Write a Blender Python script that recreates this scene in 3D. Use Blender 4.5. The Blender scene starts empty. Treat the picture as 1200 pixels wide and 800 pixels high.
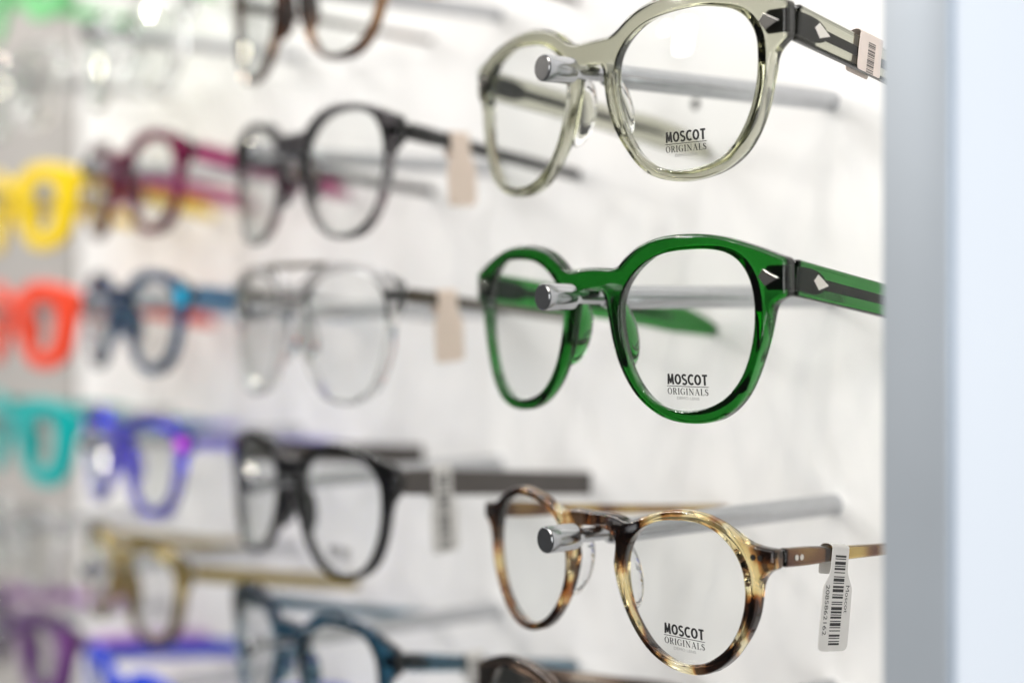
import bpy, math, random
import numpy as np
from mathutils import Vector, Matrix
from mathutils.geometry import delaunay_2d_cdt

random.seed(7)
R_ = math.radians
S = bpy.context.scene
COL = S.collection
Z0 = 1.45                                   # eye height of the display's middle row
MM = 0.001

# ------------------------------------------------------------------ camera
cam_d = bpy.data.cameras.new('camera')
cam = bpy.data.objects.new('camera', cam_d); COL.objects.link(cam)
cam.location = (0, 0, Z0)
cam.rotation_euler = (R_(90), 0, R_(54.4))
cam_d.sensor_width = 36; cam_d.lens = 50.7
cam_d.shift_y = -52 / 1200
cam_d.clip_start = 0.01; cam_d.clip_end = 50
cam_d.dof.use_dof = True
cam_d.dof.focus_distance = 0.372
cam_d.dof.aperture_fstop = 4.3
S.camera = cam

# ------------------------------------------------------------------ world and lamps (shop interior plus added fill)
w = bpy.data.worlds.new('World'); S.world = w; w.use_nodes = True
bg = w.node_tree.nodes['Background']
bg.inputs[0].default_value = (1.0, 1.0, 1.0, 1); bg.inputs[1].default_value = 0.12

def area(name, loc, target, size, power, color=(1, 1, 1), shape='RECTANGLE', size_y=None):
    d = bpy.data.lights.new(name, 'AREA'); d.energy = power; d.color = color
    d.shape = shape; d.size = size
    if shape in ('RECTANGLE', 'ELLIPSE'): d.size_y = size_y or size
    o = bpy.data.objects.new(name, d); COL.objects.link(o)
    o.location = loc
    o.rotation_euler = (Vector(target) - Vector(loc)).to_track_quat('-Z', 'Y').to_euler()
    return o

area('ceiling_or_fill', (-0.4, -1.4, Z0 + 2.2), (-0.55, 0.35, Z0), 2.4, 42, (1, 0.985, 0.97), size_y=1.3)
area('ceiling_or_fill', (-2.3, -1.2, Z0 + 1.8), (-0.8, 0.35, Z0), 1.6, 66, (1, 0.985, 0.97), size_y=0.9)
area('ceiling_or_fill', (-1.47, -1.50, Z0 + 0.62), (-0.275, 0.253, Z0 + 0.065), 0.10, 9, (1, 0.98, 0.96), size_y=0.17)
area('ceiling_or_fill', (1.3, -3.6, Z0 + 0.2), (-0.6, 0.35, Z0), 2.6, 140, (1, 0.99, 0.98), size_y=2.0)  # added fill behind the camera, evens the wall and softens shadows
area('ceiling_or_fill', (-3.0, -0.5, Z0 + 1.3), (-0.2, 0.30, Z0), 1.2, 22, (1, 0.985, 0.97), size_y=0.8)  # added fill from the left, brightens the inner face of the side board
area('window_light', (2.2, 0.95, Z0 + 0.5), (-0.2, 0.28, Z0), 1.4, 90, (0.80, 0.89, 1.0), size_y=1.6)
for lx, ly, lz in ((-0.9, -1.2, 1.45), (-1.7, -0.7, 1.5), (0.5, -0.9, 1.5), (-2.6, -0.5, 1.4), (-0.1, -0.5, 1.5),
                   (-3.4, -1.6, 0.95), (-3.4, -0.6, 0.95), (-2.2, -2.2, 0.95)):
    area('ceiling_spot', (lx, ly, Z0 + lz), (-0.5, 0.3, Z0), 0.06, 4.5, (1, 0.90, 0.76), 'DISK')
for lx, ly, lz in ((-3.0, 0.0, 0.45), (-3.0, -0.15, -0.35), (-2.8, -0.5, 0.75)):
    area('shelf_spot', (lx, ly, Z0 + lz), (-0.5, 0.25, Z0), 0.05, 0.45, (1, 0.84, 0.68), 'DISK')

vs = S.view_settings
vs.view_transform = 'Standard'; vs.look = 'None'; vs.exposure = -0.66; vs.gamma = 1
S.render.engine = 'CYCLES'
cy = S.cycles
cy.use_denoising = True
cy.max_bounces = 18; cy.transmission_bounces = 14; cy.glossy_bounces = 6; cy.diffuse_bounces = 4
cy.transparent_max_bounces = 24; cy.volume_bounces = 0
cy.sample_clamp_indirect = 20
cy.blur_glossy = 0.3

# ------------------------------------------------------------------ materials
def mat(name):
    m = bpy.data.materials.new(name); m.use_nodes = True
    nt = m.node_tree
    return m, nt, nt.nodes['Principled BSDF'], nt.nodes['Material Output']

def plain(name, col, rough=0.5, metal=0.0, noise=0.0, scale=60, spec=0.5, bump=0.0):
    m, nt, p, out = mat(name)
    p.inputs['Base Color'].default_value = (*col, 1)
    p.inputs['Roughness'].default_value = rough; p.inputs['Metallic'].default_value = metal
    p.inputs['Specular IOR Level'].default_value = spec
    tc = nt.nodes.new('ShaderNodeTexCoord')
    n = nt.nodes.new('ShaderNodeTexNoise'); n.inputs['Scale'].default_value = scale
    n.inputs['Detail'].default_value = 4
    nt.links.new(tc.outputs['Object'], n.inputs['Vector'])
    if noise:
        r = nt.nodes.new('ShaderNodeValToRGB')
        r.color_ramp.elements[0].position = 0.3; r.color_ramp.elements[1].position = 0.7
        r.color_ramp.elements[0].color = (*[c * (1 - noise) for c in col], 1)
        r.color_ramp.elements[1].color = (*[min(1, c * (1 + noise)) for c in col], 1)
        nt.links.new(n.outputs['Fac'], r.inputs['Fac']); nt.links.new(r.outputs[0], p.inputs['Base Color'])
    if bump:
        b = nt.nodes.new('ShaderNodeBump'); b.inputs['Strength'].default_value = bump
        b.inputs['Distance'].default_value = 0.0006
        nt.links.new(n.outputs['Fac'], b.inputs['Height']); nt.links.new(b.outputs[0], p.inputs['Normal'])
    return m

def acetate(name, tint, density, rough=0.02):
    """clear polished plastic whose colour builds up with thickness"""
    m, nt, p, out = mat(name)
    p.inputs['Base Color'].default_value = (1, 1, 1, 1)
    p.inputs['Transmission Weight'].default_value = 1
    p.inputs['IOR'].default_value = 1.49
    tc = nt.nodes.new('ShaderNodeTexCoord')
    n = nt.nodes.new('ShaderNodeTexNoise'); n.inputs['Scale'].default_value = 220
    mr = nt.nodes.new('ShaderNodeMapRange')
    mr.inputs['From Min'].default_value = 0.35; mr.inputs['From Max'].default_value = 0.75
    mr.inputs['To Min'].default_value = rough; mr.inputs['To Max'].default_value = rough + 0.03
    nt.links.new(tc.outputs['Object'], n.inputs['Vector'])
    nt.links.new(n.outputs['Fac'], mr.inputs['Value']); nt.links.new(mr.outputs[0], p.inputs['Roughness'])
    v = nt.nodes.new('ShaderNodeVolumeAbsorption')
    v.inputs['Color'].default_value = (*tint, 1); v.inputs['Density'].default_value = density
    nt.links.new(v.outputs[0], out.inputs['Volume'])
    return m

def tortoise(name, stops, scale=70, rough=0.03, stretch=(1, 1, 0.55), distort=0.7, seed=0.0, dark_top=0.0):
    """mottled translucent plastic: dark and honey patches through the sheet"""
    m, nt, p, out = mat(name)
    p.inputs['Transmission Weight'].default_value = 1.0
    p.inputs['IOR'].default_value = 1.49; p.inputs['Roughness'].default_value = rough
    tc = nt.nodes.new('ShaderNodeTexCoord')
    mp = nt.nodes.new('ShaderNodeMapping'); mp.inputs['Scale'].default_value = stretch
    mp.inputs['Location'].default_value = (seed, seed * 0.37, seed * 0.71)
    n = nt.nodes.new('ShaderNodeTexNoise'); n.inputs['Scale'].default_value = scale
    n.inputs['Detail'].default_value = 2.5; n.inputs['Distortion'].default_value = distort
    r = nt.nodes.new('ShaderNodeValToRGB')
    el = r.color_ramp.elements
    while len(el) < len(stops): el.new(0.5)
    for e, (pos, c) in zip(el, stops): e.position = pos; e.color = (*c, 1)
    nt.links.new(tc.outputs['Object'], mp.inputs['Vector']); nt.links.new(mp.outputs[0], n.inputs['Vector'])
    fac = n.outputs['Fac']
    if dark_top:                               # the sheet is laid so that its dark streaks run along brow, bridge and hinges
        sx_ = nt.nodes.new('ShaderNodeSeparateXYZ'); nt.links.new(tc.outputs['Object'], sx_.inputs[0])
        mr = nt.nodes.new('ShaderNodeMapRange'); mr.interpolation_type = 'SMOOTHSTEP'
        mr.inputs['From Min'].default_value = -0.010; mr.inputs['From Max'].default_value = 0.0
        mr.inputs['To Max'].default_value = -dark_top
        nt.links.new(sx_.outputs['Z'], mr.inputs['Value'])
        ad = nt.nodes.new('ShaderNodeMath'); ad.operation = 'ADD'
        nt.links.new(fac, ad.inputs[0]); nt.links.new(mr.outputs[0], ad.inputs[1]); fac = ad.outputs[0]
    nt.links.new(fac, r.inputs['Fac']); nt.links.new(r.outputs[0], p.inputs['Base Color'])
    return m

def lens_material(name, tint=(0.985, 0.99, 0.985), coat=(0.9, 1, 0.95)):
    m, nt, p, out = mat(name)
    nt.nodes.remove(p)
    tr = nt.nodes.new('ShaderNodeBsdfTransparent'); tr.inputs[0].default_value = (*tint, 1)
    gl = nt.nodes.new('ShaderNodeBsdfGlossy'); gl.inputs['Roughness'].default_value = 0.015
    gl.inputs[0].default_value = (*coat, 1)
    geo = nt.nodes.new('ShaderNodeNewGeometry')
    mr = nt.nodes.new('ShaderNodeMapRange')
    mr.inputs['To Min'].default_value = 1.34; mr.inputs['To Max'].default_value = 1 / 1.34
    nt.links.new(geo.outputs['Backfacing'], mr.inputs['Value'])
    fr = nt.nodes.new('ShaderNodeFresnel'); nt.links.new(mr.outputs[0], fr.inputs['IOR'])
    mx = nt.nodes.new('ShaderNodeMixShader')
    nt.links.new(fr.outputs[0], mx.inputs[0]); nt.links.new(tr.outputs[0], mx.inputs[1]); nt.links.new(gl.outputs[0], mx.inputs[2])
    nt.links.new(mx.outputs[0], out.inputs['Surface'])
    return m

M = {}
M['wall'] = plain('white_panel_paint', (0.86, 0.858, 0.852), 0.38, noise=0.008, scale=6, spec=0.35, bump=0.03)
M['grey_wall'] = plain('taupe_laminate', (0.40, 0.385, 0.37), 0.5, noise=0.05, scale=5)
M['side'] = plain('white_board', (0.86, 0.87, 0.885), 0.45, noise=0.01, scale=12)
M['edge'] = plain('satin_aluminium', (0.42, 0.465, 0.515), 0.45, 0.4, noise=0.03, scale=30)
M['chrome'] = plain('polished_steel', (0.80, 0.81, 0.83), 0.09, 1.0, noise=0.02, scale=400)
M['steel'] = plain('brushed_steel', (0.50, 0.51, 0.53), 0.2, 1.0, noise=0.05, scale=300)
M['dark_metal'] = plain('dark_hinge_metal', (0.010, 0.010, 0.009), 0.45, 0.0, noise=0.1, scale=300)
M['silver'] = plain('silver_rivet', (0.86, 0.83, 0.78), 0.12, 1.0, noise=0.02, scale=300)
M['ink'] = plain('black_ink', (0.012, 0.012, 0.013), 0.5, noise=0.1, scale=600)
M['pale_ink'] = plain('grey_ink', (0.25, 0.25, 0.25), 0.6, noise=0.1, scale=600)
M['paper'] = plain('white_tag_paper', (0.66, 0.65, 0.63), 0.6, noise=0.03, scale=300, bump=0.1)
M['pink_paper'] = plain('tan_tag_paper', (0.82, 0.69, 0.59), 0.6, noise=0.04, scale=300, bump=0.1)
M['pale_paper'] = plain('blush_tag_paper', (0.80, 0.70, 0.64), 0.6, noise=0.03, scale=300, bump=0.1)
M['lens'] = lens_material('demo_lens')
M['lens_clear_pad'] = acetate('clear_pad', (0.95, 0.96, 0.93), 25)
M['hole'] = plain('dark_hole', (0.03, 0.028, 0.025), 0.8, noise=0.1)

# ------------------------------------------------------------------ mesh helpers
def link(name, me, material=None, parent=None, loc=None, rot=None):
    o = bpy.data.objects.new(name, me); COL.objects.link(o)
    if material is not None and me is not None: me.materials.append(material)
    if parent is not None: o.parent = parent
    if loc is not None: o.location = loc
    if rot is not None: o.rotation_euler = rot
    return o

def tag(o, label, cat, group=None):
    o['label'] = label; o['category'] = cat
    if group: o['group'] = group
    return o

def mesh(name, verts, faces, smooth=True, normals=None):
    me = bpy.data.meshes.new(name)
    me.from_pydata([tuple(v) for v in verts], [], [tuple(f) for f in faces])
    me.update()
    if smooth:
        me.polygons.foreach_set('use_smooth', [True] * len(me.polygons))
    if normals is not None:
        me.normals_split_custom_set_from_vertices([tuple(n) for n in normals])
    return me

def catmull(pts, closed, sub=10):
    P = np.array([p[:2] for p in pts], float); n = len(P)
    corner = [len(p) > 2 for p in pts]
    out = []
    rng = range(n) if closed else range(n - 1)
    for i in rng:
        p1, p2 = P[i], P[(i + 1) % n]
        p0 = P[(i - 1) % n] if (closed or i > 0) else 2 * p1 - p2
        p3 = P[(i + 2) % n] if (closed or i + 2 < n) else 2 * p2 - p1
        if corner[i]: p0 = 2 * p1 - p2
        if corner[(i + 1) % n]: p3 = 2 * p2 - p1
        for k in range(sub):
            t = k / sub
            out.append(0.5 * ((2 * p1) + (-p0 + p2) * t + (2 * p0 - 5 * p1 + 4 * p2 - p3) * t * t + (-p0 + 3 * p1 - 3 * p2 + p3) * t ** 3))
    if not closed: out.append(P[-1])
    return np.array(out)

def resample(loop, step, smooth=3):
    L = np.vstack([loop, loop[:1]])
    d = np.r_[0, np.cumsum(np.linalg.norm(np.diff(L, axis=0), axis=1))]
    n = max(24, int(d[-1] / step))
    t = np.linspace(0, d[-1], n, endpoint=False)
    q = np.c_[np.interp(t, d, L[:, 0]), np.interp(t, d, L[:, 1])]
    for _ in range(smooth):
        q = 0.5 * q + 0.25 * (np.roll(q, 1, 0) + np.roll(q, -1, 0))
    return q

def area2(q):
    x, y = q[:, 0], q[:, 1]
    return 0.5 * np.sum(x * np.roll(y, -1) - np.roll(x, -1) * y)

def inpoly(pt, q):
    x, y = pt; x1, y1 = q[:, 0], q[:, 1]; x2, y2 = np.roll(x1, -1), np.roll(y1, -1)
    c = ((y1 > y) != (y2 > y))
    with np.errstate(divide='ignore', invalid='ignore'):
        xi = (x2 - x1) * (y - y1) / (y2 - y1) + x1
    return np.sum(c & (x < xi)) % 2 == 1

def plate(outer, holes, T, b, nb=4, bh=None, draft=0.0):
    """bevelled flat sheet: loops in (p,q), depth 0..T; returns verts (p,q,d), faces, normals"""
    loops = []
    o = outer if area2(outer) > 0 else outer[::-1]
    loops.append(o)
    for h in holes: loops.append(h if area2(h) < 0 else h[::-1])
    V, N, F = [], [], []
    capf, capb = [], []
    mk = lambda b: [(b * (1 - math.sin(a)), b * (1 - math.cos(a)), a) for a in [i * math.pi / 2 / nb for i in range(nb + 1)]]
    for qi, q in enumerate(loops):
        rings = mk(b if qi == 0 or bh is None else bh)
        full = rings + [(i, T - d, math.pi - a) for i, d, a in rings[::-1]]
        n = len(q)
        tg = np.roll(q, -1, 0) - np.roll(q, 1, 0)
        tg /= np.linalg.norm(tg, axis=1)[:, None] + 1e-12
        nrm = np.c_[tg[:, 1], -tg[:, 0]]              # outward from the material
        start = len(V)
        dr = draft if qi else 0.0; sl = dr / T
        for ins, d, a in full:
            ins = ins + dr * d / T; a = a if not dr else a + math.atan(sl) * math.sin(a)
            for k in range(n):
                V.append((q[k, 0] - nrm[k, 0] * ins, q[k, 1] - nrm[k, 1] * ins, d))
                N.append((nrm[k, 0] * math.sin(a), nrm[k, 1] * math.sin(a), -math.cos(a)))
        m = len(full)
        for j in range(m - 1):
            for k in range(n):
                a0 = start + j * n + k; a1 = start + j * n + (k + 1) % n
                F.append((a0, a0 + n, a1 + n, a1))
        capf.append(list(range(start, start + n)))
        capb.append(list(range(start + (m - 1) * n, start + m * n)))
    ids = [i for l in capf for i in l]
    pts = [Vector(V[i][:2]) for i in ids]
    edges = []; base = 0; polys = []
    for l in capf:
        n = len(l)
        edges += [(base + k, base + (k + 1) % n) for k in range(n)]
        polys.append(np.array([V[i][:2] for i in l])); base += n
    vo, eo, fo, ov, oe, of = delaunay_2d_cdt(pts, edges, [], 0, 1e-7)
    backid = [i for l in capb for i in l]
    for f in fo:
        c = np.mean([[vo[i].x, vo[i].y] for i in f], axis=0)
        if not inpoly(c, polys[0]) or any(inpoly(c, h) for h in polys[1:]): continue
        if any(not ov[i] for i in f): continue
        t = [ov[i][0] for i in f]
        A = np.array([[pts[i].x, pts[i].y] for i in t])
        if area2(A) < 0: t = t[::-1]
        F.append([ids[i] for i in t][::-1])
        F.append([backid[i] for i in t])
    return np.array(V), F, np.array(N)

def fix_winding(V, F, N):
    out = []
    for f in F:
        p = [V[i] for i in f]
        n = np.cross(np.subtract(p[1], p[0]), np.subtract(p[2], p[0]))
        if np.dot(n, sum(N[i] for i in f)) < 0: f = list(f)[::-1]
        out.append(f)
    return out

def lathe(profile, seg=40):
    """profile (axis, radius) turned about the local Y axis"""
    V, F = [], []
    for a, r in profile:
        for k in range(seg):
            t = 2 * math.pi * k / seg
            V.append((r * math.cos(t), a, r * math.sin(t)))
    n = len(profile)
    for j in range(n - 1):
        for k in range(seg):
            a0, a1 = j * seg + k, j * seg + (k + 1) % seg
            F.append((a0, a1, a1 + seg, a0 + seg))
    F.append(tuple(range(seg))[::-1]); F.append(tuple(range((n - 1) * seg, n * seg)))
    F = [f[::-1] for f in F]
    return V, F

def box_mesh(name, x0, x1, y0, y1, z0, z1, bev=0.0):
    V = [(x, y, z) for x in (x0, x1) for y in (y0, y1) for z in (z0, z1)]
    F = [(0, 1, 3, 2), (4, 6, 7, 5), (0, 4, 5, 1), (2, 3, 7, 6), (0, 2, 6, 4), (1, 5, 7, 3)]
    me = mesh(name, V, F, smooth=False)
    if bev:
        import bmesh
        bm = bmesh.new(); bm.from_mesh(me)
        bmesh.ops.bevel(bm, geom=bm.edges[:] + bm.verts[:], offset=bev, segments=3, profile=0.5, affect='EDGES')
        bm.to_mesh(me); bm.free()
        me.polygons.foreach_set('use_smooth', [True] * len(me.polygons))
        me.set_sharp_from_angle(angle=R_(40))
    return me

# ------------------------------------------------------------------ lettering (drawn strokes)
def stroke(path, widths):
    P = np.array(path, float); n = len(P)
    if np.isscalar(widths): widths = [widths] * n
    tg = np.gradient(P, axis=0); tg /= np.linalg.norm(tg, axis=1)[:, None] + 1e-9
    nr = np.c_[-tg[:, 1], tg[:, 0]] * (np.array(widths)[:, None] / 2)
    a, b = P + nr, P - nr
    return [[a[i], b[i], b[i + 1], a[i + 1]] for i in range(n - 1)]

def arc(cx, cy, rx, ry, a0, a1, n=20):
    return [(cx + rx * math.cos(R_(a0 + (a1 - a0) * i / n)), cy + ry * math.sin(R_(a0 + (a1 - a0) * i / n))) for i in range(n + 1)]

def seg_(a, b, w): return stroke([a, ((a[0] + b[0]) / 2, (a[1] + b[1]) / 2), b], w)

def oval(cx, cy, rx, ry, thick, thin):
    p = arc(cx, cy, rx, ry, 0, 360, 32)
    return stroke(p, [thin + (thick - thin) * abs(math.cos(R_(360 * i / 32))) for i in range(33)])

S_PATH = arc(0.27, 0.735, 0.19, 0.19, 30, 270, 16)[:-1] + arc(0.27, 0.265, 0.21, 0.21, 90, -150, 16)
def bold(ch):
    if ch == 'M': return 0.72, seg_((0.10, 0), (0.16, 1), 0.21) + seg_((0.16, 1), (0.36, 0.12), 0.17) + seg_((0.36, 0.12), (0.56, 1), 0.17) + seg_((0.56, 1), (0.62, 0), 0.21)
    if ch == 'O': return 0.72, oval(0.36, 0.5, 0.25, 0.41, 0.21, 0.18)
    if ch == 'S': return 0.56, stroke(S_PATH, 0.19)
    if ch == 'C': return 0.62, stroke(arc(0.38, 0.5, 0.28, 0.42, 50, 310, 24), 0.20)
    if ch == 'T': return 0.58, seg_((0.03, 0.92), (0.55, 0.92), 0.185) + seg_((0.29, 0.0), (0.29, 0.95), 0.21)

def serif(ch):
    W, h, sr = 0.17, 0.055, 0.06
    foot = lambda x, y, l=0.15: seg_((x - l, y), (x + l, y), sr)
    if ch == 'O': return 0.86, oval(0.43, 0.5, 0.32, 0.47, W, 0.05)
    if ch == 'I': return 0.44, seg_((0.22, 0), (0.22, 1), W) + foot(0.22, 0.03) + foot(0.22, 0.97)
    if ch == 'R':
        return 0.84, (seg_((0.22, 0), (0.22, 1), W) + foot(0.22, 0.03) + foot(0.2, 0.97)
                      + stroke([(0.22, 0.96), (0.42, 0.96)] + arc(0.42, 0.74, 0.19, 0.22, 85, -85, 12) + [(0.22, 0.52)], [0.05, 0.06] + [0.05 + 0.12 * math.sin(math.pi * i / 12) for i in range(13)] + [0.05])
                      + seg_((0.42, 0.52), (0.70, 0.02), 0.15) + foot(0.72, 0.03, 0.09))
    if ch == 'G':
        p = arc(0.45, 0.5, 0.34, 0.47, 42, 320, 26)
        return 0.90, (stroke(p, [0.05 + 0.13 * max(0, -math.cos(R_(42 + 278 * i / 26))) for i in range(27)])
                      + seg_((0.70, 0.05), (0.70, 0.42), 0.15) + foot(0.69, 0.42, 0.15) + seg_((0.72, 0.68), (0.72, 0.97), 0.05))
    if ch == 'N': return 0.96, seg_((0.20, 0), (0.20, 1), h) + seg_((0.78, 0), (0.78, 1), h) + seg_((0.18, 0.98), (0.78, 0.04), W) + foot(0.2, 0.03, 0.13) + foot(0.16, 0.97, 0.11) + foot(0.78, 0.97, 0.13)
    if ch == 'A': return 0.92, seg_((0.16, 0), (0.45, 1), h) + seg_((0.45, 1), (0.76, 0), W) + seg_((0.26, 0.33), (0.64, 0.33), h) + foot(0.16, 0.03, 0.12) + foot(0.76, 0.03, 0.14)
    if ch == 'L': return 0.76, seg_((0.22, 0), (0.22, 1), W) + foot(0.22, 0.97) + seg_((0.08, 0.03), (0.66, 0.03), sr) + seg_((0.66, 0.0), (0.66, 0.3), 0.05)
    if ch == 'S': return 0.62, stroke(S_PATH, [0.05 + 0.13 * math.sin(math.pi * i / (len(S_PATH) - 1)) for i in range(len(S_PATH))]) + seg_((0.45, 0.68), (0.45, 0.95), 0.05) + seg_((0.06, 0.05), (0.06, 0.3), 0.05)

def word(text, fn, height, width):
    polys, x = [], 0.0
    for ch in text:
        adv, pl = fn(ch)
        polys += [[(px + x, py) for px, py in p] for p in pl]; x += adv + 0.05
    tw = x - 0.05
    return [[((px / tw - 0.5) * width, py * height) for px, py in p] for p in polys]

def font_polys(text, height, width=None):
    cu = bpy.data.curves.new('lettering', 'FONT'); cu.body = text; cu.size = 1
    o = bpy.data.objects.new('lettering', cu); me = bpy.data.meshes.new_from_object(o)
    v = np.array([p.co[:2] for p in me.vertices]); mn, mx = v.min(0), v.max(0)
    sy = height / 0.73; sx = sy if width is None else width / (mx[0] - mn[0])
    out = [[((v[i][0] - (mn[0] + mx[0]) / 2) * sx, v[i][1] * sy) for i in f.vertices] for f in me.polygons]
    bpy.data.objects.remove(o); bpy.data.curves.remove(cu); bpy.data.meshes.remove(me)
    return out

def logo_polys():
    L = [[(x, y + 0.55) for x, y in p] for p in word('MOSCOT', bold, 2.75, 13.4)]
    L += [[(-6.9, 0.02), (6.9, 0.02), (6.9, 0.20), (-6.9, 0.20)]]
    L += [[(x, y - 2.05) for x, y in p] for p in word('ORIGINALS', serif, 1.7, 13.7)]
    small = [[(x, y - 3.3) for x, y in p] for p in font_polys('DEMO LENS', 0.75, 7.4)]
    return L, small
LOGO, LOGO_SMALL = logo_polys()

# ------------------------------------------------------------------ eyeglass shapes (mm; x from bridge centre, z from hanging rod)
SHAPES = {}
SHAPES['panto'] = dict(
    outer=[(0, 8.1), (5, 8.0), (9, 7.7), (11.6, 8.3), (14, 10.2), (17.5, 12.4), (22, 14.2), (27, 15.3), (32, 15.8), (38, 15.8), (44, 15.3), (49, 14.4),
           (54, 13.0), (59, 11.4), (63, 9.9), (66.8, 8.6, 'c'), (66.8, -0.8, 'c'), (65.4, -1.2), (64, -2.6), (63.0, -5), (62.3, -8), (61.2, -12), (59.7, -16), (57.8, -20.5),
           (55.3, -24.8), (52, -28.4), (48, -31), (43.5, -32.5), (38, -33.1), (32, -32.8), (27, -31.6), (22.3, -29.4), (18, -26.3), (14.5, -22.4),
           (11.4, -17.5), (9.2, -12), (8, -7.5), (7, -3.5), (6.2, -.5), (4.5, 1.3), (2, 2.0), (0, 2.1)],
    inner=[(39.5, 11.5), (33, 11.3), (27.5, 10.5), (22.5, 8.7), (18.2, 5.9), (14.9, 2.5), (13, -1.3), (12.6, -5.6), (13.2, -10), (14.7, -15), (16.8, -19.6),
           (20, -23.7), (24.4, -27.1), (30, -29.1), (36, -29.7), (42, -28.9), (47.3, -27), (51.4, -24.1), (54.4, -20.6), (56.6, -16.2), (58, -11.3),
           (58.6, -6.5), (58.5, -1.8), (57.5, 2.6), (55.6, 6.1), (52.8, 8.8), (49, 10.5), (44.5, 11.3)], hinge=(3.9, 9.3))
SHAPES['square'] = dict(
    outer=[(0, 9.2), (4, 9.1), (7.5, 9.2), (11.2, 10.7), (15, 13), (19.5, 14.9), (25, 16.3), (32, 16.9), (40, 16.5), (48, 15.3), (56, 13.4), (62, 11.6), (66.8, 10.2, 'c'),
           (66.8, 1, 'c'), (65.5, 0.3), (63.9, -1.2), (62.7, -3.3), (62.2, -6.5), (61.3, -11), (60.3, -15), (58.6, -19.4), (56.3, -23.4), (53, -27), (48, -29.9), (42.2, -31.5),
           (35.3, -32.2), (28.9, -31.4), (23, -29.5), (18.6, -26.5), (15, -22.8), (11.7, -18.9), (9.3, -15.1), (7.4, -10.4), (6.3, -6.4), (5.8, -2.5), (5.2, .4), (3.4, 1.8), (0, 2.1)],
    inner=[(35.3, 12.1), (28.9, 11.7), (23, 10.7), (18.2, 8.7), (14.2, 5.8), (11.6, 2.4), (10.7, -1.8), (11, -6.3), (12.3, -10.9), (14.2, -15.5), (16.6, -19.6), (20.2, -23.6),
           (25, -26.7), (30.6, -28.6), (36.9, -29), (42.9, -28.2), (47.9, -26.4), (51.5, -23.5), (54.3, -19.7), (56.3, -15.5), (57.6, -11.1), (58.3, -6.7), (58.4, -2.1),
           (58, 2), (56.5, 5.4), (54.2, 8), (50.8, 10), (45.2, 11.4), (39.9, 12.1)], hinge=(5.6, 9.0))
SHAPES['round'] = dict(
    outer=[(0, 6.2), (4, 6.3), (8, 6.3), (11.5, 5.8), (14.6, 5.1), (18.6, 6.3), (23.8, 8.1), (28.9, 9.3), (33.7, 9.9), (38.4, 9.7), (43, 8.9), (47.3, 7.3), (51, 5.3), (54.3, 3.6),
           (58, 2.8), (62.6, 2.5, 'c'), (62.6, -2.4, 'c'), (60.6, -3.0), (58.8, -4.6), (57.8, -6.6), (57.3, -9), (57, -11.5), (56.2, -15), (54.5, -18.8), (52, -22.7), (49, -26.3), (45, -29.5),
           (40, -31.7), (34.5, -32.3), (29, -31.5), (23.8, -29.6), (19.5, -26.7), (15.9, -23), (13, -19), (10.7, -14.4), (9.2, -10.4), (8.5, -7), (9.0, -3.8), (9.2, -1), (8, .7),
           (5.5, 1.7), (2.5, 2.0), (0, 2.1)],
    inner=[(32.9, 6.9), (27.2, 6.3), (22.1, 4.7), (17.9, 2.2), (15, -1), (13.4, -4.7), (12.9, -9), (13.4, -13.4), (15, -17.5), (17.4, -21.3), (20.8, -24.8), (24.8, -27.5),
           (29.7, -29.2), (35.3, -29.5), (40.7, -28.4), (45.2, -25.9), (48.7, -22.7), (51.2, -18.9), (52.8, -14.7), (53.6, -10.2), (53.4, -6.1), (52.5, -2.7), (50.7, .4),
           (48.3, 2.9), (45.2, 5.0), (41.4, 6.4), (37.6, 7.0)], hinge=(0.05, 4.7))
RC = 0.28                                    # base curve radius of the fronts
T_FRONT = 3.7

def bendf(x, z=0): return x * x / (2 * RC * 1000)

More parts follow.
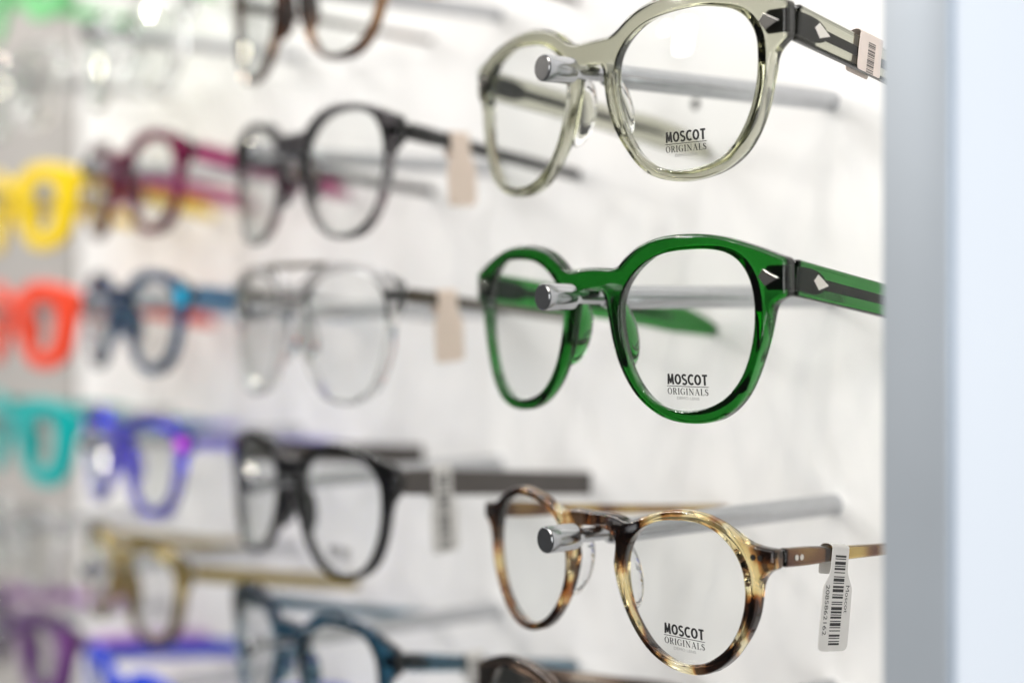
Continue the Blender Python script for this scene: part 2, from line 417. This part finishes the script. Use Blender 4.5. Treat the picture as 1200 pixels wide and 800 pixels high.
def make_glasses(name, shape, x0, yf, zr, frame_mat, label, temple_mat=None, sx=1.0, sz=1.0, rim=1.0, rim_x=None, step=0.7, droop=8.0, inward=8.0,
                 length=90.0, roll=0.0, pads=None, logo=False, rivet=None, temple_h=None, lens_mat=None, hinge=True, yaw=0.0, thick=T_FRONT,
                 tail='paddle', group=None, bev=1.15, core=True, brow=False, glint=None):
    sh = SHAPES[shape]
    if rim > 1: bev = 0.75
    root = link(name, None, loc=(x0, yf, Z0 + zr), rot=(0, R_(roll), R_(yaw)))
    tag(root, label, 'eyeglasses', group)
    half = [(p[0] * sx, (p[1] - 2.1) * sz + 2.1) + tuple(p[2:]) for p in sh['outer']]
    if shape == 'panto': half = [(p[0] - max(0, p[0] - 42 * sx) * .05 * (p[1] < -2), p[1]) + tuple(p[2:]) for p in half]
    full = half + [(-p[0], p[1]) + tuple(p[2:]) for p in half[-2:0:-1]]
    outer = resample(catmull(full, True), step, 2)
    ic = np.array([(p[0] * sx, (p[1] - 2.1) * sz + 2.1) for p in sh['inner']])
    if shape == 'panto': ic[:, 0] -= np.maximum(0, ic[:, 0] - 42 * sx) * .07
    cen = ic.mean(0)
    ic = cen + (ic - cen) * np.array([rim_x or rim, rim])
    inner = resample(catmull([tuple(p) for p in ic], True), step, 1)
    inner_l = inner * np.array([-1, 1])
    def place(V, N):                          # plate (p,q,d) -> local (x,y,z), bent to the base curve
        out = np.c_[V[:, 0], V[:, 2] + V[:, 0] ** 2 / (2 * RC * 1000), V[:, 1]] * MM
        nn = np.c_[N[:, 0], N[:, 2], N[:, 1]]
        a = V[:, 0] / (RC * 1000)
        nn = np.c_[nn[:, 0] * np.cos(a) - nn[:, 1] * np.sin(a), nn[:, 0] * np.sin(a) + nn[:, 1] * np.cos(a), nn[:, 2]]
        # front faces -Y: normals leaning outwards with the wrap
        return out, nn
    V, F, N = plate(outer, [inner, inner_l], thick, bev, bh=min(bev, 0.7), draft=(0.6 if rim > 1 else 0.8 if shape == 'round' else 1.05))
    V3, N3 = place(V, N)
    F = fix_winding(V3, F, N3)
    link('front', mesh('front', V3, F, True, N3), frame_mat, root)
    # lenses
    lm = lens_mat or M['lens']
    for s in (-1, 1):
        c = cen * np.array([s, 1]); q = (inner if s > 0 else inner_l)[::2]
        q = c + (q - c) * 1.012
        if area2(q) < 0: q = q[::-1]
        n, rings = len(q), 8
        Vl, Nl, Fl = [], [], []
        for side in (0, 1):
            st = len(Vl)
            Vl.append((c[0], 0, c[1])); 
            for j in range(1, rings + 1):
                for k in range(n):
                    p = c + (q[k] - c) * (j / rings); Vl.append((p[0], 0, p[1]))
            for i in range(st, len(Vl)):
                x, _, z = Vl[i]
                y = bendf(x) + (z - c[1]) ** 2 / (2 * 240) - 0.35 + (1.0 if side == 0 else 2.1)
                Vl[i] = (x, y, z)
                nv = np.array([-x / (RC * 1000), 1, -(z - c[1]) / 240]); nv /= np.linalg.norm(nv)
                Nl.append(-nv if side == 0 else nv)
            for k in range(n): Fl.append((st, st + 1 + k, st + 1 + (k + 1) % n))
            for j in range(rings - 1):
                for k in range(n):
                    a, b = st + 1 + j * n + k, st + 1 + j * n + (k + 1) % n
                    Fl.append((a, a + n, b + n, b))
        half_n = 1 + rings * n
        for k in range(n):
            a, b = 1 + (rings - 1) * n + k, 1 + (rings - 1) * n + (k + 1) % n
            Fl.append((a, b, b + half_n, a + half_n))
        Vl = np.array(Vl) * MM
        Fl = fix_winding(Vl, Fl[:-n], Nl) + Fl[-n:]
        lo = link('lens', mesh('lens', Vl, Fl, True, Nl), lm, root)
        if logo and s > 0:
            def print_on(polys, nm, mm_):
                Vp, Fp = [], []
                for p in polys:
                    st = len(Vp)
                    for x, z in p:
                        X, Zz = x + c[0] - 0.2, z + logo
                        Vp.append((X * MM, (bendf(X) + (Zz - c[1]) ** 2 / 480 - 0.35 + 1.0 - 0.04) * MM, Zz * MM))
                    Fp.append(tuple(range(st, len(Vp))))
                Fp = fix_winding(np.array(Vp), Fp, [np.array((0, -1, 0))] * len(Vp))
                link(nm, mesh(nm, Vp, Fp, False), mm_, lo)
            print_on(LOGO, 'logo_print', M['ink']); print_on(LOGO_SMALL, 'small_print', M['pale_ink'])
    if brow:
        bq = resample(catmull([(-25, brow + 1.1, 'c'), (0, brow + 1.3), (25, brow + 1.1, 'c'), (25, brow - 1.1, 'c'), (0, brow - 1.0), (-25, brow - 1.1, 'c')], True), step, 1)
        Vb, Fb, Nb = plate(bq, [], 2.6, 0.8, 3)
        Vb = Vb.copy(); Vb[:, 2] += 0.5
        V3, N3 = place(Vb, Nb)
        link('brow_bar', mesh('brow_bar', V3, fix_winding(V3, Fb, N3), True, N3), temple_mat or frame_mat, root)
    # nose pads
    pm = pads or frame_mat
    nose = inner[np.argmin(inner[:, 0])]
    for s in (-1, 1):
        Vp, Fp = [], []
        nu, nv_ = 14, 20
        x_n = (float(nose[0]) - 2.2)
        for i in range(nu + 1):
            th = math.pi * i / nu
            for k in range(nv_):
                ph = 2 * math.pi * k / nv_
                zz = math.cos(th) * 9.5; r = math.sin(th)
                yy = r * math.sin(ph) * (5.4 if math.sin(ph) > 0 else 1.6); xx = r * math.cos(ph) * 1.7
                x = x_n + xx + 0.27 * (-zz) - 0.05 * max(0, yy)
                Vp.append((s * x * MM, (thick - 0.2 + yy + bendf(x_n)) * MM, (zz - 9.8 * sz + 0) * MM))
        for i in range(nu):
            for k in range(nv_):
                a, b = i * nv_ + k, i * nv_ + (k + 1) % nv_
                Fp.append((a, b, b + nv_, a + nv_) if s < 0 else (a, a + nv_, b + nv_, b))
        link('nose_pad', mesh('nose_pad', Vp, Fp), pm, root)
    # temples
    e = max(p[0] for p in half)
    hz, hh = sh['hinge']; hz = (hz - 2.1) * sz + 2.1; hh = temple_h or hh
    y_h = thick + bendf(e) + 0.25
    tt = 3.0
    tm = temple_mat or frame_mat
    h2 = hh / 2
    L = length
    if tail == 'paddle':
        prof = [(0.3, h2, 'c'), (12, h2 - .1), (30, h2 - .2), (48, h2 - .2), (60, h2 + .1), (68, h2 + 0.0), (76, h2 - 1.0), (L - 4, h2 - 4.0), (L - .8, -0.6 * h2 + 1.2), (L - 1.2, -h2 + .6), (L - 5, -h2 - .1),
                (70, -h2 - .5), (60, -h2 - .1), (40, -h2 + .2), (20, -h2 + .1), (0.3, -h2, 'c')]
    elif tail == 'straight':
        prof = [(0.3, h2, 'c'), (30, h2), (60, h2), (L, h2, 'c'), (L, -h2, 'c'), (60, -h2), (30, -h2), (0.3, -h2, 'c')]
    else:                                      # slim
        prof = [(0.3, h2, 'c'), (10, h2), (25, h2 - .5), (50, h2 - .8), (L - 3, h2 - 1.0), (L, 0), (L - 3, -h2 + 1.0), (50, -h2 + .8), (25, -h2 + .5), (10, -h2), (0.3, -h2, 'c')]
    tl = resample(catmull([p for p in prof], True, 8), step, 2)
    V, F, N = plate(tl, [], tt, min(1.0, h2 * .45))
    for s in (-1, 1):
        # plate (p,q,d): p along +Y, q up, d inwards from the outer face
        V3 = np.c_[-s * V[:, 2], V[:, 0], V[:, 1]] * MM
        N3 = np.c_[-s * N[:, 2], N[:, 0], N[:, 1]]
        F3 = fix_winding(V3, F, N3)
        t = link('temple', mesh('temple', V3, F3, True, N3), tm, root,
                 loc=(s * (e - 0.05) * MM, y_h * MM, hz * MM), rot=(R_(-droop), 0, R_(s * inward)))
        if hinge and core:
            wv = resample(catmull([(0.9, h2 * .62, 'c'), (5, h2 * .68), (9.5, h2 * .62), (13, h2 * .34), (16, h2 * .28), (L * .72, h2 * .2), (L * .72, -h2 * .2), (16, -h2 * .30), (13, -h2 * .36), (9.5, -h2 * .64), (5, -h2 * .68), (0.9, -h2 * .62, 'c')], True, 6), 0.8, 1)
            Vw, Fw, Nw = plate(wv, [], 0.9, 0.2, 2)
            V3 = np.c_[-s * (Vw[:, 2] + 1.5), Vw[:, 0], Vw[:, 1]] * MM
            N3 = np.c_[-s * Nw[:, 2], Nw[:, 0], Nw[:, 1]]
            link('core_wire', mesh('core_wire', V3, fix_winding(V3, Fw, N3), True, N3), M['dark_metal'], t)
            # hinge leaf set into the front
            hx = resample(catmull([(e - 8.2, hz, 'c'), (e - 6.4, hz + h2 * .66, 'c'), (e - 1, hz + h2 * .66, 'c'), (e - 1, hz - h2 * .66, 'c'), (e - 6.4, hz - h2 * .66, 'c')], True, 6) , 0.5, 1)
            Vh, Fh, Nh = plate(hx, [], 0.9, 0.2, 2)
            Vh = Vh.copy(); Vh[:, 2] += thick - 1.9
            Vh3 = np.c_[s * Vh[:, 0], Vh[:, 2] + Vh[:, 0] ** 2 / (2 * RC * 1000), Vh[:, 1]] * MM
            Nh3 = np.c_[s * Nh[:, 0], Nh[:, 2], Nh[:, 1]]
            link('hinge', mesh('hinge', Vh3, fix_winding(Vh3, Fh, Nh3), True, Nh3), M['dark_metal'], root)
        if glint:  # coloured plate painted in for a refracted highlight at the corner
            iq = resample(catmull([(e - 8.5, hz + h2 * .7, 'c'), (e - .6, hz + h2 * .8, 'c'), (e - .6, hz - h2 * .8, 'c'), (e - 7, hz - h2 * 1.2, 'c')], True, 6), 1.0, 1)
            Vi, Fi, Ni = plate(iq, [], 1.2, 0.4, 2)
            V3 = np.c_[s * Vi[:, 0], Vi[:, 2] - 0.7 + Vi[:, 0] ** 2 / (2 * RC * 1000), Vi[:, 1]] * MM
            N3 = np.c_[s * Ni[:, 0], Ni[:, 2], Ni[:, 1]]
            link('corner_glint', mesh('corner_glint', V3, fix_winding(V3, Fi, N3), True, N3), glint, root)
        if rivet == 'kite':
            k = resample(catmull([(e - 7.9, hz + .3, 'c'), (e - 6.4, hz + 2.2, 'c'), (e - 2.0, hz - .1, 'c'), (e - 6.0, hz - 2.1, 'c')], True, 5), 0.3, 0)
            Vk, Fk, Nk = plate(k, [], 0.5, 0.16, 2)
            V3 = np.c_[s * Vk[:, 0], Vk[:, 2] - 0.16 + Vk[:, 0] ** 2 / (2 * RC * 1000), Vk[:, 1]] * MM
            N3 = np.c_[s * Nk[:, 0], Nk[:, 2], Nk[:, 1]]
            link('rivet', mesh('rivet', V3, fix_winding(V3, Fk, N3), True, N3), M['silver'], root)
            k = resample(catmull([(6.9, .2, 'c'), (8.6, 2.0, 'c'), (13.4, -.2, 'c'), (9.2, -1.9, 'c')], True, 5), 0.3, 0)
            Vk, Fk, Nk = plate(k, [], 0.5, 0.16, 2)
            V3 = np.c_[s * (0.16 - Vk[:, 2]), Vk[:, 0], Vk[:, 1]] * MM
            N3 = np.c_[-s * Nk[:, 2], Nk[:, 0], Nk[:, 1]]
            link('rivet', mesh('rivet', V3, fix_winding(V3, Fk, N3), True, N3), M['silver'], t)
        elif rivet == 'pin':
            prof_ = [(-0.12, 0.6), (-0.14, 0.75), (0.4, 0.75)]
            for dx in (-6.2, -4.2):
                Vk, Fk = lathe(prof_, 16)
                V3 = [(x * MM + s * (e + dx) * MM, (y + bendf(e + dx)) * MM, (z + hz) * MM) for x, y, z in Vk]
                link('rivet', mesh('rivet', V3, Fk, False), M['dark_metal'], root)
            for dy in (4.4, 6.5):
                V3 = [(-s * y * MM, (x + dy) * MM, z * MM) for x, y, z in lathe(prof_, 16)[0]]
                link('rivet', mesh('rivet', V3, lathe(prof_, 16)[1], False), M['silver'], t)
    return root, dict(e=e, hz=hz, hh=hh, y_h=y_h, droop=droop, inward=inward, x0=x0, yf=yf, zr=zr)

WALL_Y = 0.3485
def make_rod(x0, zr, label, slope=0.0, group='steel display rods'):
    base = WALL_Y + 0.004 - 0.2337
    prof = [(0, 0.1), (0, 3.3), (0.25, 3.55), (0.5, 3.7), (9.6, 3.7), (10.2, 3.45), (10.6, 2.5), (11.2, 2.05), (13, 1.95), (20.6, 1.95), (21.4, 2.3), (22.2, 3.0), (23.3, 3.35), (base * 1000, 3.35)]
    V, F = lathe(prof, 44)
    root = link('display_rod', None, loc=(x0, 0.2337, Z0 + zr))
    tag(root, label, 'display rod', group)
    me = mesh('rod', np.array(V) * MM, F); me.set_sharp_from_angle(angle=R_(38))
    link('rod', me, M['steel'], root)
    return root

# ------------------------------------------------------------------ setting
def struct(name, me, m):
    o = link(name, me, m); o['kind'] = 'structure'; return o
wall = struct('wall', box_mesh('wall', -1.02, -0.165, WALL_Y, WALL_Y + 0.018, Z0 - 0.9, Z0 + 0.9), M['wall'])
struct('grey_wall', box_mesh('grey_wall', -3.2, -1.021, WALL_Y - 0.003, WALL_Y + 0.03, Z0 - 0.9, Z0 + 0.9), M['grey_wall'])

hole_v, hole_f = lathe([(-0.4, 0.1), (-0.4, 1.7), (-0.1, 2.1), (0.5, 2.1)], 20)
link('screw_cap', mesh('screw_cap', [(x * MM - 0.3757, y * MM + WALL_Y, z * MM + Z0 + 0.068) for x, y, z in hole_v], hole_f, False), M['hole'], wall)

side = link('side_panel', None, loc=(-0.189, 0.235, Z0 - 0.9))
tag(side, 'tall white side board with a grey aluminium front edge closing off the display', 'side panel')
link('board', box_mesh('board', -0.008, 0.008, 0.0025, 0.1133 + 0.30, 0, 1.8, 0.0006), M['side'], side)
link('edge_trim', box_mesh('edge_trim', -0.0085, 0.0085, 0, 0.0024, 0, 1.8, 0.0008), M['edge'], side)

# ------------------------------------------------------------------ eyeglasses
YF = 0.250
A, B, C, D = -0.3126, -0.4965, -0.677, -0.848
M['olive'] = acetate('olive_crystal', (0.57, 0.57, 0.44), 430)
M['green'] = acetate('emerald_acetate', (0.0, 0.60, 0.08), 1120)
M['tort'] = tortoise('honey_tortoise', [(0.44, (0.014, 0.006, 0.004)), (0.495, (0.40, 0.13, 0.03)), (0.53, (0.86, 0.66, 0.27)), (0.64, (0.97, 0.89, 0.62))], 85, seed=1.0, dark_top=0.008)
M['tort_temple'] = tortoise('amber_temple', [(0.30, (0.10, 0.035, 0.02)), (0.5, (0.36, 0.22, 0.08)), (0.7, (0.60, 0.46, 0.14))], 50, seed=1.3)

gA1, iA1 = make_glasses('eyeglasses', 'square', A, YF, 0.0620, M['olive'], 'pale olive crystal square eyeglasses with diamond rivets hung above the emerald pair',
             droop=10, rivet='kite', logo=-22.3, pads=M['lens_clear_pad'], inward=6)
gA2, iA2 = make_glasses('eyeglasses', 'panto', A, YF, 0.0, M['green'], 'emerald green translucent eyeglasses with diamond rivets on the hinges',
             droop=8, rivet='kite', logo=-23.7, roll=-0.8)
gA3, iA3 = make_glasses('eyeglasses', 'round', A + .0012, YF, -0.0655, M['tort'], 'round honey tortoiseshell eyeglasses with a white barcode tag on the slim temple',
             temple_mat=M['tort_temple'], droop=4, rivet='pin', logo=-23.4, pads=M['lens_clear_pad'], roll=-1.2, tail='slim', core=False)

FAR = dict(step=1.3)
M['brown_grey'] = tortoise('brown_grey_acetate', [(0.35, (0.05, 0.03, 0.02)), (0.55, (0.22, 0.15, 0.11)), (0.7, (0.55, 0.45, 0.36))], 60, seed=5)
make_glasses('eyeglasses', 'panto', A, YF, -0.1240, M['brown_grey'], 'brown grey mottled eyeglasses below the round tortoiseshell pair, only the top of the rim showing', step=1.0, droop=13)

M['dark_tort'] = tortoise('dark_tortoise', [(0.40, (0.02, 0.01, 0.008)), (0.55, (0.10, 0.04, 0.02)), (0.68, (0.55, 0.30, 0.13))], 45, seed=9)
M['smoke'] = acetate('smoke_grey_acetate', (0.36, 0.34, 0.36), 900)
M['black'] = acetate('black_acetate', (0.28, 0.28, 0.30), 1500)
M['crystal'] = acetate('clear_crystal', (0.86, 0.87, 0.86), 60)
M['grey_crystal'] = acetate('grey_crystal', (0.66, 0.66, 0.66), 230)
M['navy'] = acetate('navy_teal_acetate', (0.04, 0.42, 0.55), 900)
M['burgundy'] = acetate('burgundy_acetate', (0.70, 0.03, 0.46), 1050)
M['ink_blue'] = acetate('ink_blue_acetate', (0.03, 0.46, 0.68), 850)
M['violet'] = acetate('violet_blue_acetate', (0.33, 0.27, 0.96), 560)
M['gold_olive'] = tortoise('olive_gold_acetate', [(0.35, (0.10, 0.07, 0.02)), (0.6, (0.55, 0.42, 0.14)), (0.75, (0.75, 0.66, 0.35))], 40, seed=2)
M['brown_bar'] = plain('brown_grey_temple', (0.085, 0.075, 0.07), 0.3, noise=0.1, scale=80)
M['dark_brown'] = plain('dark_brown_temple', (0.07, 0.055, 0.035), 0.3, noise=0.2, scale=90)
M['gold_bar'] = plain('olive_gold_temple', (0.30, 0.22, 0.05), 0.3, noise=0.15, scale=80)
M['cobalt'] = plain('cobalt_plastic', (0.01, 0.05, 0.62), 0.25, noise=0.05, scale=60)
M['yellow'] = plain('yellow_plastic', (0.93, 0.66, 0.0), 0.35, noise=0.04, scale=60)
M['red'] = plain('coral_red_plastic', (0.88, 0.07, 0.025), 0.35, noise=0.05, scale=60)
M['teal'] = plain('teal_plastic', (0.0, 0.40, 0.39), 0.35, noise=0.05, scale=60)
M['teal_glint'] = plain('teal_glint', (0.0, 0.42, 0.72), 0.2, noise=0.05)  # colour of the refracted highlight, painted on the ink blue corners
M['magenta_glint'] = plain('magenta_glint', (0.82, 0.11, 0.92), 0.2, noise=0.05)  # same painted highlight for the violet pair
M['lime'] = plain('mint_green_plastic', (0.17, 0.66, 0.24), 0.35, noise=0.05, scale=60)
M['plum'] = acetate('plum_acetate', (0.62, 0.2, 0.76), 560)

W_B, LB = 'B', []
LB.append(make_glasses('eyeglasses', 'panto', B, YF, 0.1190, M['dark_tort'], 'dark tortoiseshell eyeglasses hung above the smoke black pair', droop=5, rim=1.03, tail='slim', temple_h=4.2, **FAR))
LB.append(make_glasses('eyeglasses', 'panto', B + .002, YF, 0.0540, M['smoke'], 'smoke black eyeglasses with a tan tag on the slim black temple', temple_mat=M['black'],
             droop=7, rim=1.06, temple_h=6.0, tail='slim', **FAR))
LB.append(make_glasses('eyeglasses', 'square', B + .002, YF, -0.0050, M['grey_crystal'], 'colourless crystal eyeglasses with dark brown temples and a tan tag', temple_mat=M['dark_brown'],
             droop=6, rim=1.07, temple_h=5.0, tail='slim', sz=1.05, brow=16.9, **FAR))
LB.append(make_glasses('eyeglasses', 'square', B, YF, -0.0700, M['black'], 'black acetate eyeglasses with straight brown grey temples and a white tag', temple_mat=M['brown_bar'],
             droop=5, inward=3, rim=1.03, tail='straight', length=89, logo=-23.7, core=False, **FAR))
LB.append(make_glasses('eyeglasses', 'panto', B, YF, -0.1310, M['navy'], 'dark navy teal eyeglasses hung below the black acetate pair', droop=11, temple_h=6.5, tail='slim', **FAR))

FC = dict(step=1.6, hinge=False, rim=0.93)
make_glasses('eyeglasses', 'square', C, YF, 0.1260, M['crystal'], 'colourless crystal eyeglasses hung above the burgundy pair', **FC)
make_glasses('eyeglasses', 'panto', C, YF, 0.0620, M['burgundy'], 'burgundy purple translucent eyeglasses beside the smoke black pair', droop=9, **FC)
make_glasses('eyeglasses', 'panto', C, YF, -0.0030, M['ink_blue'], 'dark ink blue eyeglasses with painted teal highlights on the corners below the burgundy pair', droop=5, glint=M['teal_glint'], **FC)
make_glasses('eyeglasses', 'panto', C, YF, -0.0700, M['violet'], 'violet blue translucent eyeglasses with painted magenta highlights on the corners below the ink blue pair', droop=4, glint=M['magenta_glint'], temple_h=6, **FC)
make_glasses('eyeglasses', 'square', C, YF, -0.1300, M['gold_olive'], 'olive gold eyeglasses with thick gold temples below the violet pair', temple_mat=M['gold_bar'], droop=10, inward=3, tail='straight', length=88, temple_h=7, **FC)
make_glasses('eyeglasses', 'square', C, YF, -0.1920, M['cobalt'], 'bright cobalt blue eyeglasses below the olive gold pair', droop=4, **{**FC, 'rim': 0.78})

FD = dict(step=2.0, hinge=False, rim=0.72, rim_x=0.52, bev=1.3, sx=1.25, inward=14)
make_glasses('eyeglasses', 'panto', D, YF, 0.1870, M['lime'], 'chunky mint green eyeglasses at the top against the grey wall', **FD)
make_glasses('eyeglasses', 'square', D, YF, 0.1260, M['crystal'], 'colourless crystal eyeglasses hung above the chunky yellow pair', step=2.0, hinge=False)
make_glasses('eyeglasses', 'square', D, YF, 0.0580, M['yellow'], 'chunky bright yellow eyeglasses against the grey wall', droop=9, **FD)
make_glasses('eyeglasses', 'square', D, YF, -0.0080, M['red'], 'chunky coral red eyeglasses below the yellow pair', droop=7, **FD)
make_glasses('eyeglasses', 'panto', D, YF, -0.0720, M['teal'], 'chunky teal eyeglasses below the coral red pair', droop=5, **FD)
make_glasses('eyeglasses', 'square', D, YF, -0.1330, M['crystal'], 'colourless crystal eyeglasses hung below the chunky teal pair', step=2.0, hinge=False)
make_glasses('eyeglasses', 'panto', D, YF, -0.1900, M['plum'], 'chunky plum purple eyeglasses at the bottom against the grey wall', **FD)

# ------------------------------------------------------------------ rods
what = {'A': ['pale olive crystal square pair', 'emerald green pair', 'round honey tortoiseshell pair', 'brown grey mottled pair'],
        'B': ['dark tortoiseshell pair', 'smoke black pair', 'crystal pair with dark brown temples', 'black acetate pair', 'dark navy teal pair'],
        'C': ['crystal pair above the burgundy one', 'burgundy purple pair', 'ink blue pair', 'violet blue pair', 'olive gold pair', 'cobalt blue pair'],
        'D': ['mint green pair', 'crystal pair above the yellow one', 'yellow pair', 'coral red pair', 'teal pair', 'crystal pair below the teal one', 'plum purple pair']}
zz = {'A': (A, [.0620, 0, -.0655, -.1240]), 'B': (B, [.1190, .0540, -.0050, -.0700, -.1310]),
      'C': (C, [.1260, .0620, -.0030, -.0700, -.1300, -.1920]), 'D': (D, [.1870, .1260, .0580, -.0080, -.0720, -.1330, -.1900])}
for k, (x0, zs) in zz.items():
    for z, wd in zip(zs, what[k]):
        make_rod(x0 + (.0012 if wd.startswith('round') else 0), z, 'steel wall rod with a knob end carrying the ' + wd)

# ------------------------------------------------------------------ price tags
BAR = [2, 1, 1, 2, 3, 1, 1, 1, 2, 2, 1, 3, 1, 1, 3, 1, 1, 2, 2, 1, 3, 2, 1, 1, 2, 3, 1, 1, 1, 2, 3, 1, 2, 1, 1, 1, 2, 2, 1, 1, 3, 1, 1, 2, 1, 3, 2, 1, 1, 2, 1, 1, 2]
def make_tag(info, y_along, paper, label, body=(9.0, 20.0), tilt=3.0, printed=True, neck=5.0, name_side=True, body_on=True, bars=(-1.35, 1.75)):
    """paper tag looped over the near temple, hanging on its outer side"""
    e, hz, hh = info['e'], info['hz'], info['hh']
    ca, sa = math.cos(R_(info['inward'])), math.sin(R_(info['inward']))
    dz = -math.sin(R_(info['droop'])) * y_along
    X = info['x0'] + (e - y_along * sa) * MM; Y = info['yf'] + (info['y_h'] + y_along * ca) * MM
    Zc = Z0 + info['zr'] + (hz + dz) * MM
    root = link('price_tag', None, loc=(X, Y, Zc), rot=(R_(tilt), 0, R_(info['inward'])))
    tag(root, label, 'price tag', 'paper price tags on the temples')
    h2 = hh / 2 + 0.45; bw, bl = body; g = 0.35; n2 = neck / 2
    # front leaf with the printed body
    if body_on:
        out = [(-n2, h2, 'c'), (-n2, -h2 + 1.0), (-n2 - .3, -h2 - 1), (-bw / 2 + .3, -h2 - 4.2), (-bw / 2, -h2 - 6), (-bw / 2, -h2 - bl + 2), (-bw / 2 + .6, -h2 - bl + .6), (-bw / 2 + 2, -h2 - bl),
               (bw / 2 - 2, -h2 - bl), (bw / 2 - .6, -h2 - bl + .6), (bw / 2, -h2 - bl + 2), (bw / 2, -h2 - 6), (bw / 2 - .3, -h2 - 4.2), (n2 + .3, -h2 - 1), (n2, -h2 + 1.0), (n2, h2, 'c')]
    else:
        out = [(-n2, h2, 'c'), (-n2 - .2, 0), (-n2, -h2, 'c'), (n2, -h2, 'c'), (n2 - .2, 0), (n2, h2, 'c')]
    q = resample(catmull(out, True, 6), 0.6, 1)
    V, F, N = plate(q, [], 0.22, 0.05, 1)
    tl_ = 1.5 if body_on else 0.0
    back = resample(catmull([(-n2, h2, 'c'), (-n2, -h2 - tl_, 'c'), (n2, -h2 - tl_, 'c'), (n2, h2, 'c')], True, 6), 0.8, 1)
    V2, F2, N2 = plate(back, [], 0.22, 0.05, 1); 
    allV, allF, allN = [], [], []
    def add(V, F, N, off):
        st = len(allV)
        V3 = np.c_[off - V[:, 2], V[:, 0], V[:, 1]] * MM; N3 = np.c_[-N[:, 2], N[:, 0], N[:, 1]]
        allF.extend([[i + st for i in f] for f in fix_winding(V3, F, N3)]); allV.extend(V3); allN.extend(N3)
    add(V, F, N, g)
    add(V2, F2, N2, -3.0 - g)
    # strap over the top of the temple
    st = len(allV); seg = 10; rr = (3.0 + 2 * g + 0.22) / 2; cx = -1.5 - 0.11
    for j in range(seg + 1):
        a = math.pi * j / seg
        for yy in (-n2, n2):
            for rad in (1.0, 0.9):
                allV.append(np.array((cx + rr * rad * math.cos(a), yy, h2 - .1 + 1.0 * rad * math.sin(a))) * MM)
                allN.append(np.array((math.cos(a), 0, math.sin(a))) * (1 if rad == 1.0 else -1))
    for j in range(seg):
        a = st + j * 4
        allF += [(a, a + 4, a + 6, a + 2), (a + 1, a + 3, a + 7, a + 5), (a, a + 1, a + 5, a + 4), (a + 2, a + 6, a + 7, a + 3)]
    link('paper', mesh('paper', allV, allF, False), paper, root)
    if printed:
        xo = (g + 0.02) * MM
        Vb, Fb = [], []
        zt = h2 - 1.9; un = (2 * h2 + bl - 3.4 if body_on else 2 * h2 - 2) / sum(BAR); black = True
        for wd in BAR:
            if black:
                zb = zt - wd * un; st = len(Vb)
                # the code leans a little across the neck and body
                Vb += [(xo, bars[0] * MM, zt * MM), (xo, bars[1] * MM, zt * MM), (xo, bars[1] * MM, zb * MM), (xo, bars[0] * MM, zb * MM)]
                Fb.append((st, st + 3, st + 2, st + 1))
            zt -= wd * un; black = not black
        link('barcode', mesh('barcode', Vb, Fb, False), M['ink'], root)
        if body_on and name_side:
            def vert_text(text, height, width, yc, zc):
                Vt, Ft = [], []
                for p in font_polys(text, height, width):
                    st = len(Vt)
                    for x, y in p: Vt.append((xo, (yc + y) * MM, (zc - x) * MM))
                    Ft.append(tuple(range(st, len(Vt))))
                Ft = fix_winding(np.array(Vt), Ft, [np.array((1, 0, 0))] * len(Vt))
                link('lettering', mesh('lettering', Vt, Ft, False), M['ink'], root)
            vert_text('Moscot', 1.7, 7.0, 3.6, -h2 - 7.4)
            vert_text('2085862162', 1.7, 12.6, -5.3, -h2 - 10.2)
    return root

make_tag(iA3, 23.0, M['paper'], 'white paper tag with a long barcode and printed digits on the round tortoiseshell pair', body=(13.2, 20.5), tilt=-9, neck=7.6, bars=(-2.3, 2.6))
make_tag(iA1, 30, M['pale_paper'], 'pale blush paper tag wrapped tight round the olive crystal temple', body_on=False, neck=10, tilt=-10)
make_tag(LB[0][1], 10, M['pink_paper'], 'tan paper tag on the dark tortoiseshell pair', printed=False, body=(12, 14), neck=8)
make_tag(LB[1][1], 24, M['pink_paper'], 'tan paper tag hanging on the smoke black temple', printed=False, body=(13.5, 19), neck=9)
make_tag(LB[2][1], 18, M['pink_paper'], 'tan paper tag hanging on the crystal pair with dark brown temples', printed=False, body=(13.5, 19), neck=9)
make_tag(LB[3][1], 16, M['paper'], 'white barcode tag on the straight brown grey temple', name_side=False, body=(12, 20), neck=8, bars=(-2.2, 2.4))
make_tag(LB[4][1], 33, M['paper'], 'white barcode tag on the dark navy teal temple', name_side=False, body=(12, 20), neck=8, bars=(-2.2, 2.4))
